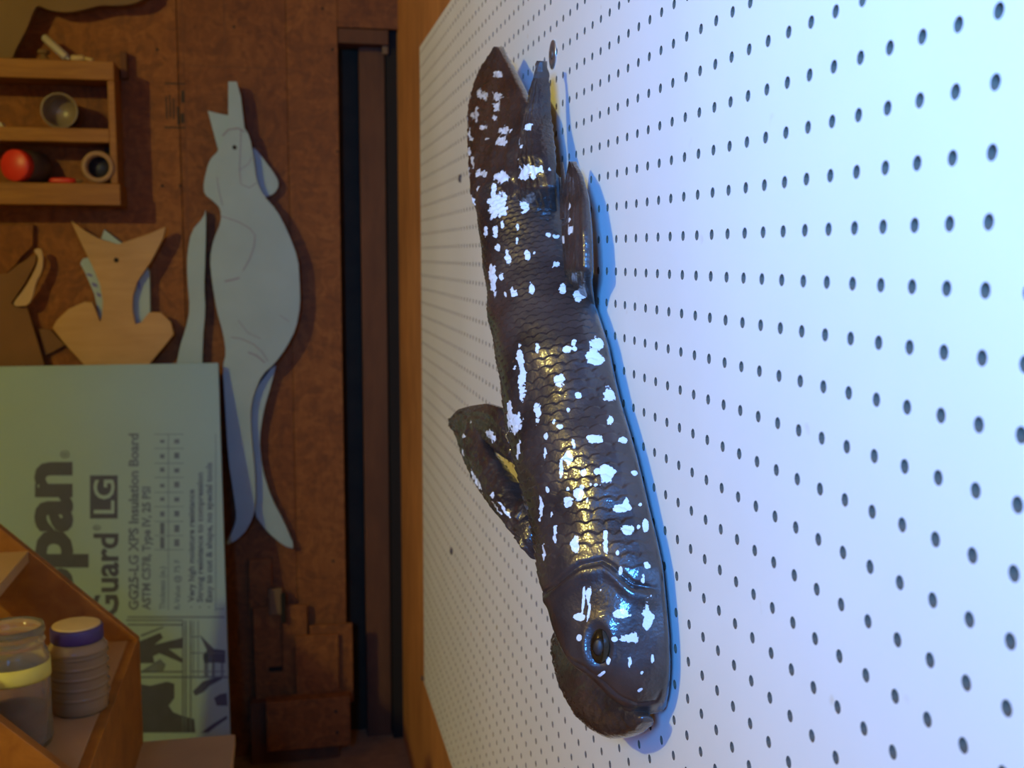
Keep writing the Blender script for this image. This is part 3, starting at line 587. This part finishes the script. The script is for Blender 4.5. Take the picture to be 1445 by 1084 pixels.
BLOTCHES = [(0.0358,0.0289,32,-218,93,25),(0.0284,0.0531,17,-117,63,31),(0.0210,0.0450,55,-387,233,99),(0.0185,0.0614,51,-313,213,122),(0.0062,0.0535,47,-320,192,99),(0.0321,0.0558,19,-126,79,41),(0.0358,0.0289,39,-261,116,31),(0.0580,0.0620,50,-302,121,65),(0.0493,0.0742,67,-296,161,98),(0.0530,0.0526,67,-449,192,91),(0.0617,0.0392,102,-696,266,95),(0.0790,0.0426,110,-771,192,74),(0.0765,0.0630,47,-303,242,130),(0.0938,0.0544,53,-363,122,57),(0.0987,0.0360,65,-438,138,44),(0.0975,0.0301,103,-676,321,87),(0.0790,0.0149,57,-344,395,53),(0.0814,0.0090,55,-312,316,25),(0.1147,0.0154,63,-352,227,33),(0.1073,0.0772,42,-210,53,31),(0.1135,0.0653,71,-459,155,85),(0.1332,0.0667,93,-579,235,126),(0.1369,0.0568,44,-278,153,75),(0.1394,0.0404,72,-441,149,56),(0.1468,0.0158,81,-401,169,28),(0.1567,0.0032,46,-204,120,5),(0.2109,0.0505,77,-433,221,76),(0.2159,0.0033,42,-213,150,6),(0.2307,0.0083,27,-153,216,15),(0.2233,0.0082,68,-380,256,17),(0.2196,0.0279,62,-376,314,58),(0.2134,0.0213,76,-422,290,47),(0.2196,0.0214,86,-508,419,62),(0.2443,0.0381,34,-209,211,47),(0.2183,0.0684,47,-256,72,27),(0.2220,0.0765,108,-543,415,157),(0.2332,0.0706,44,-240,48,16),(0.2566,0.0948,60,-193,74,26),(0.2714,0.0920,42,-88,97,34),(0.2702,0.0619,75,-287,84,26),(0.2467,0.0382,35,-211,137,31),(0.2295,0.0083,30,-165,187,13),(0.2628,0.0033,48,-222,135,6),(0.2739,0.0367,188,-815,425,92),(0.2837,0.0499,250,-990,365,94),(0.2887,0.0465,95,-384,370,89),(0.2948,0.0598,121,-445,347,93),(0.3084,0.0646,180,-629,132,33),(0.3059,0.0396,128,-545,219,42),(0.3170,0.0461,84,-349,141,27),(0.3269,0.0542,122,-486,118,21),(0.3047,0.0247,42,-184,221,31),(0.2615,0.0268,84,-448,388,64),(0.2887,0.0083,116,-492,263,20),(0.3072,0.0033,60,-246,372,20),(0.3306,0.0375,108,-482,338,48),(0.3355,0.0211,37,-171,138,14),(0.3331,0.0277,103,-472,309,36),(0.3479,0.0455,58,-257,179,23),(0.3540,0.0536,51,-213,178,22),(0.3429,0.0406,99,-444,346,45),(0.3429,0.0308,152,-704,629,71),(0.3417,0.0341,189,-866,781,95),(0.3540,0.0388,246,-1133,424,47),(0.3627,0.0161,34,-163,296,21),(0.3590,0.0129,112,-522,218,15),(0.3602,0.0032,201,-890,817,43),(0.3355,0.0016,99,-435,521,24),(0.3429,0.0522,182,-751,611,90),(0.3874,0.0329,90,-520,95,5),(0.3800,0.0163,54,-266,188,11),(0.3775,0.0033,112,-480,188,10),(0.3775,0.0081,202,-916,657,37),(0.3898,0.0561,50,-307,142,5),(0.3553,0.0837,165,-440,97,13),(0.3417,0.0706,175,-579,267,44),(0.3787,0.0723,112,-591,128,8),(0.3614,0.0735,206,-741,393,47),(0.3935,0.0908,132,-521,162,-2),(0.3960,0.0265,160,-935,498,19),(0.4046,0.0083,89,-532,521,24),(0.2973,0.0970,187,-320,98,30),(0.4367,0.0513,202,-1027,111,-11),(0.4293,0.0552,209,-1127,109,-9),(0.4268,0.0507,81,-514,165,-11),(0.4429,0.0610,58,-230,466,-70),(0.4577,0.0597,97,-467,446,-89),(0.4379,0.0291,23,-173,347,-10),(0.4392,0.0114,28,-276,117,3),(0.4540,0.0235,16,-166,291,-8),(0.4552,0.0341,56,-491,494,-37),(0.4712,0.0241,57,-699,166,-7),(0.4675,0.0092,20,-856,272,8),(0.4774,0.0160,86,-866,778,-7),(0.4910,0.0159,166,-691,438,-20),(0.4133,0.0117,52,-489,246,9),(0.4059,0.0083,76,-484,417,19),(0.4083,0.0267,109,-858,371,7),(0.4219,0.0413,130,-1095,672,-20),(0.4700,0.0386,94,-681,476,-58),(0.4823,0.0439,584,-813,303,-69)]
GILL = [(0.4342, 0.1071), (0.4231, 0.0841), (0.4145, 0.0707), (0.4046, 0.0548), (0.4009, 0.0382), (0.4059, 0.0317), (0.412, 0.0267), (0.4182, 0.02), (0.4219, 0.005), (0.4231, 0.0)]
LIP = [(0.4774, 0.0704), (0.4786, 0.0557), (0.4885, 0.0445), (0.5008, 0.0297), (0.5082, 0.0146), (0.5033, 0.0034), (0.4922, 0.0011)]

# ------------------------------------------------------------------ the fish mounted on the pegboard
def seg_dist(S, A, line):
    d = np.full(S.shape, 9.0)
    for (s0, a0), (s1, a1) in zip(line[:-1], line[1:]):
        vx, vy = s1-s0, a1-a0; t = np.clip(((S-s0)*vx+(A-a0)*vy)/(vx*vx+vy*vy+1e-12), 0, 1)
        d = np.minimum(d, np.hypot(S-s0-t*vx, A-a0-t*vy))
    return d
def scale_height(S, A, ps, pa):
    R = pa*0.66; h = np.full(S.shape, -1.0); done = np.zeros(S.shape, bool)
    i0 = np.floor(S/ps)
    for k in (2, 1, 0, -1):
        i = i0+k; off = (np.mod(i, 2))*pa/2
        jn = np.round((A-off)/pa); dA = A-off-jn*pa; dS = i*ps + R*0.35 - S
        ins = (~done) & (dS*dS+dA*dA < R*R) & (dS > -R*0.6)
        h = np.where(ins, 0.15+0.85*(dS/R) - 0.25*(dA/R)**2, h); done |= ins
    return np.where(done, h, -0.2)
fish = empty('fish_sculpture', np.array([0.0, 0.33, -0.44+ZS]), 'glossy dark carved fish with white blotches mounted head down on the pegboard', 'fish')
def set_attr(o, vals):
    a = o.data.attributes.new('blotch', 'FLOAT', 'POINT'); a.data.foreach_set('value', np.asarray(vals, np.float32))
def fish_body():
    V, S, A, D = fish_grid(560, 190); n = -grid_normals(V); Nn, K = A.shape
    SS = np.repeat(S[:,None], K, 1)
    gs = np.interp(A, [g[1] for g in GILL[::-1]], [g[0] for g in GILL[::-1]])
    body_m = np.clip((gs-0.004-SS)/0.03, 0, 1)
    ps = 0.0088*(0.55+0.45*np.clip(S/0.25, 0, 1)); 
    Sw = np.concatenate([[0], np.cumsum(np.diff(S)/((ps[1:]+ps[:-1])/2))])*0.0088        # scales shrink toward the tail
    Sw = np.repeat(Sw[:,None], K, 1); aw = A/(0.55+0.45*np.clip(SS/0.25, 0, 1))
    h = scale_height(Sw, aw, 0.0088, 0.0125)*0.0016*body_m
    rs = np.random.RandomState(3)
    for _ in range(26):                                               # slow hand-carved unevenness
        f = rs.uniform(30, 150, 2)*rs.choice([-1,1],2); ph = rs.uniform(0, 6.28); h += 0.00012*np.sin(f[0]*SS+f[1]*A+ph)
    dg = seg_dist(SS, A, GILL); h -= 0.0028*np.exp(-(dg/0.0022)**2)*np.clip((A-0.004)/0.01,0.35,1)
    h += 0.0022*np.exp(-((SS-gs-0.006)/0.006)**2)*(SS > gs)
    dl = seg_dist(SS, A, LIP); h -= 0.0016*np.exp(-(dl/0.0018)**2)
    e2 = np.hypot((SS-0.4613)*1.0, (A-0.0453)*1.7)
    h += 0.0012*np.exp(-((e2-0.018)/0.006)**2) - 0.0045*np.exp(-(e2/0.012)**2)
    for (s_, a_) in ((0.40,0.062),(0.405,0.054),(0.445,0.050)):
        pass
    edge = np.clip(np.sin(np.linspace(0, np.pi, K))[None]*6, 0, 1)
    V = V + n*(h*edge)[:,:,None]
    f = np.zeros(A.shape)-1
    for (s0, a0, m11, m12, m21, m22) in BLOTCHES:
        x = (SS-s0)*m11+(A-a0)*m12; y = (SS-s0)*m21+(A-a0)*m22
        f = np.maximum(f, 1-np.hypot(x, y))
    nb = 14
    ph = np.linspace(np.pi, 2*np.pi, nb+2)[1:-1]
    q = np.stack([np.zeros(Nn), np.ones(Nn), -D[:,3]], 1); q /= np.linalg.norm(q, axis=1)[:,None]
    back = np.zeros((Nn, nb, 3)); nn = D[:,4,None]*(1-np.cos(ph))
    back[:,:,0] = -D[:,2,None] - (D[:,2,None]-0.0015)*np.sin(ph)
    back[:,:,1] = D[:,0,None]+nn*q[:,1,None]; back[:,:,2] = D[:,1,None]+nn*q[:,2,None]
    G = np.concatenate([V, back], 1); f = np.concatenate([f, np.full((Nn, nb), -1.0)], 1); KK = K+nb
    # rounded ends
    rings = [G]
    c0 = G[0].mean(0); c1 = G[-1].mean(0); pre = []; post = []
    d0 = G[0].mean(0)-G[8].mean(0); d0 /= np.linalg.norm(d0); d1 = np.array([0,0.15,-1.0])
    for a in np.linspace(0.95, 0.1, 7): pre.append(c0+(G[0]-c0)*math.cos(a*math.pi/2)+d0*0.02*math.sin(a*math.pi/2))
    for a in np.linspace(0.15, 0.97, 7): post.append(c1+(G[-1]-c1)*math.cos(a*math.pi/2)+d1*0.006*math.sin(a*math.pi/2))
    G = np.concatenate([np.array(pre), G, np.array(post)], 0)
    f = np.concatenate([np.full((7, KK), -1.0), f, np.full((7, KK), -1.0)], 0)
    Vv = G.reshape(-1, 3).copy(); Vv[:,2] += ZS; R_ = len(G)
    i, j = np.meshgrid(np.arange(R_-1), np.arange(KK), indexing='ij'); j2 = (j+1)%KK
    F = np.stack([i*KK+j, (i+1)*KK+j, (i+1)*KK+j2, i*KK+j2], -1).reshape(-1, 4)
    Fl = F.tolist()+[list(range(KK)), [(R_-1)*KK+k for k in range(KK)][::-1]]
    o = obj('body', Vv, Fl, M['fish'], fish, True); set_attr(o, f.ravel())
    bm = bmesh.new(); bm.from_mesh(o.data); bmesh.ops.recalc_face_normals(bm, faces=bm.faces); bm.to_mesh(o.data); bm.free()
    return o
fish_body()
def fin(name, left, right, w0, thick, nst=60, nk=40, rays=0, ray_h=0.0, blobs=(), wob=0.0, seed=1, taper=True, w1=None):
    """lens-section solid between two pixel edge lines; w0 = stand-off along it; left and right run root to tip"""
    rs = np.random.RandomState(seed)
    def res(P, n):
        P = np.array(P, float); d = np.concatenate([[0], np.cumsum(np.hypot(*np.diff(P, axis=0).T))]); t = np.linspace(0, d[-1], n)
        Q = np.stack([np.interp(t, d, P[:,k]) for k in (0, 1)], 1)
        for _ in range(3): Q[1:-1] = (Q[:-2]+2*Q[1:-1]+Q[2:])/4
        return Q
    Lp, Rp = res(left, nst), res(right, nst); ws = np.interp(np.linspace(0,1,nst), np.linspace(0,1,len(w0)), w0)
    w1 = w0 if w1 is None else w1; wr = np.interp(np.linspace(0,1,nst), np.linspace(0,1,len(w1)), w1)
    th = np.interp(np.linspace(0,1,nst), np.linspace(0,1,len(thick)), thick)
    rings = []; C2 = []
    for i in range(nst):
        a = atx(*Lp[i], -ws[i]); b = atx(*Rp[i], -wr[i]); ring = []
        for k in range(2*nk):
            t = 2*np.pi*k/(2*nk); c = (1-math.cos(t))/2; s = math.sin(t)
            x = th[i]*abs(s)**0.8*np.sign(s)
            if rays and s > 0: x += ray_h*(0.5+0.5*math.cos(2*np.pi*rays*c))*min(1, s*2)
            ring.append(a*(1-c)+b*c+np.array([-x, 0, 0]))
        rings.append(np.array(ring))
    G = np.array(rings)
    if wob:
        for _ in range(20):
            f = rs.uniform(220, 760, 3)*rs.choice([-1,1],3); G[:,:,0] += 0.8*wob*np.sin(G@f+rs.uniform(0,6.28))*np.abs(np.sin(np.linspace(0,2*np.pi,2*nk,endpoint=False)))[None]*0.35
    o = loft(name, list(G), M['fish_fin'], fish)
    f = np.full(G.shape[:2], -1.0)
    tt = 2*np.pi*np.arange(2*nk)/(2*nk); cc = np.repeat(((1-np.cos(tt))/2)[None], nst, 0); fr = (np.sin(tt) > 0)[None]
    step = np.hypot(*np.diff((Lp+Rp)/2, axis=0).T).mean()
    for (x, y, rx, ry) in blobs:
        i = int(np.argmin(np.hypot(*((Lp+Rp)/2-[x, y]).T))); d = Rp[i]-Lp[i]; wpx = np.hypot(*d); c0 = np.clip(((np.array([x, y])-Lp[i])@d)/wpx**2, 0.03, 0.97)
        f = np.maximum(f, np.where(fr, 1-np.hypot((cc-c0)/(rx/wpx), (np.arange(nst)[:,None]-i)/(ry/step)), -1))
    set_attr(o, f.ravel()); return o
def zb1(L): return [(620+x*.24, 40+y*.24, rx*.24, ry*.24) for x, y, rx, ry in L]
fin('caudal_fin', [(700,350),(682,318),(673,282),(670,244),(667,200),(665,165),(668,141),(674,118),(686,92),(703,66)], [(745,335),(746,305),(747,285),(746,258),(740,225),(745,185),(745,145),(736,122),(720,92),(706,66)],
    (0.040,0.076,0.072,0.060,0.048,0.036,0.030), (0.001,0.010,0.014,0.013,0.012,0.010,0.004), 90, 44, 9, 0.0016, zb1([(400,275,20,22),(420,400,22,26),(428,470,14,26),(410,525,12,14),(460,612,24,22),(450,682,26,26),(450,885,34,28),(360,855,16,22),(325,845,18,22),(237,840,12,50),(280,770,12,40),(240,700,12,30),(245,610,12,36),(300,500,12,40),(270,510,10,24),(215,530,12,40),(350,400,18,26),(315,390,14,34),(230,400,14,12),(320,940,14,22),(270,640,10,12),(215,440,14,12),(350,580,20,14),(380,650,9,9),(260,1010,10,30)]), 0.0012, 2, w1=(0.015,0.044,0.046,0.042,0.037,0.032,0.030))
fin('caudal_fin', [(742,318),(737,258),(742,215),(748,180),(755,135),(762,98),(765,86)], [(786,308),(779,250),(774,210),(768,165),(769,130),(769,100),(766,86)],
    (0.042,0.050,0.047,0.040,0.033,0.026), (0.002,0.008,0.012,0.011,0.008,0.004), 80, 32, 6, 0.0014, zb1([(600,840,46,34),(585,870,40,20),(530,650,18,40),(560,690,14,12),(595,590,14,24),(540,770,12,14),(470,880,30,18)]), 0.0005, 5, w1=(0.021,0.031,0.031,0.028,0.025,0.022))
fin('dorsal_fin', [(812,432),(806,395),(803,360),(800,320),(800,285),(803,250),(808,228)], [(838,432),(831,400),(831,360),(830,320),(828,280),(820,246),(810,228)],
    (0.012,0.025,0.024,0.020,0.017), (0.004,0.008,0.008,0.006,0.0025), 70, 30, 5, 0.0016, [(640+735*.24,280+45*.24,2.4,6),(640+740*.24,280+130*.24,3,4),(640+745*.24,280+190*.24,3,7),(640+705*.24,280+240*.24,2,6)], 0, 8)
for k, (tip, root, hw) in enumerate((((793,229),(800,330),3.0),((796,258),(803,372),3.0),((790,250),(797,310),2.0))):
    mid = ((tip[0]+root[0])/2+1, (tip[1]+root[1])/2)
    fin('fin_ray', [(root[0]-hw,root[1]),(mid[0]-hw*.9,mid[1]),(tip[0]-.4,tip[1])], [(root[0]+hw,root[1]),(mid[0]+hw*.9,mid[1]),(tip[0]+.4,tip[1])], (0.028,0.020), (0.004,0.0012), 24, 8, 0, 0, (), 0, 20+k)
# pectoral fin: fleshy arm bent back on itself with a fan
z3 = lambda L: [(620+x*.2768, 500+y*.2768, rx*.2768, ry*.2768) for x, y, rx, ry in L]
fin('pectoral_fin', [(762,790),(748,768),(728,745),(708,724),(692,704),(678,684),(664,655),(655,632),(646,612),(640,594)], [(752,705),(744,704),(734,694),(720,678),(706,658),(694,640),(684,622),(678,606),(674,590),(664,576)],
    (0.060,0.072,0.080,0.084,0.086), (0.016,0.013,0.011,0.010,0.006), 90, 40, 4, 0.0010, z3([(230,640,20,60),(340,780,13,36),(460,790,12,60),(185,420,8,12),(160,490,8,18),(370,715,10,14)]), 0.0010, 11)
fin('pectoral_fan', [(640,604),(648,616),(662,622),(676,622),(692,630),(708,642),(727,655)], [(641,588),(650,577),(668,572),(690,569),(706,574),(716,588),(726,620)],
    (0.088,0.083,0.076,0.070), (0.005,0.008,0.007,0.004), 70, 30, 5, 0.0012, z3([(290,408,22,24),(203,340,8,10)]), 0.0008, 13)
# lower jaw
fin('lower_jaw', [(800,866),(794,905),(803,944),(817,982),(832,1013),(848,1031),(868,1043),(889,1041),(903,1034),(912,1022)], [(830,870),(842,900),(852,930),(862,955),(876,975),(888,990),(898,1000),(905,1006),(911,1010),(914,1018)],
    (0.020,0.030,0.032,0.030,0.026,0.020), (0.012,0.020,0.022,0.020,0.014,0.004), 90, 36, 0, 0, (), 0.0006, 17)
# eye
ec = np.array([-0.0530, 0.3300, -0.3500+ZS]); en = np.array([-0.568, -0.805, 0.173]); en /= np.linalg.norm(en)
def squash(o, f):
    h = np.cross(en, [0, 0, 1.0]); h /= np.linalg.norm(h); c = ec-WL[fish]
    for v in o.data.vertices:
        p = np.array(v.co[:])-c; v.co = c+p-h*(p@h)*(1-f)
    return o
ey = squash(lathe('eye', [(0.0130,-0.005),(0.0128,-0.001),(0.0112,0.0022),(0.0082,0.0044),(0.0042,0.0056),(0,0.0060)], ec, M['eye'], fish, axis=tuple(en), n=36), 0.62)
squash(lathe('eye_rim', [(0.0126,-0.001),(0.0134,0.0008),(0.0145,0.0006),(0.0154,-0.0015),(0.0150,-0.005)], ec, M['eyerim'], ey, axis=tuple(en), n=36), 0.62)
squash(lathe('pupil', [(0.0060,0.0051),(0.0045,0.0058),(0.002,0.0063),(0,0.0064)], ec, M['eyerim'], ey, axis=tuple(en), n=24), 0.62)
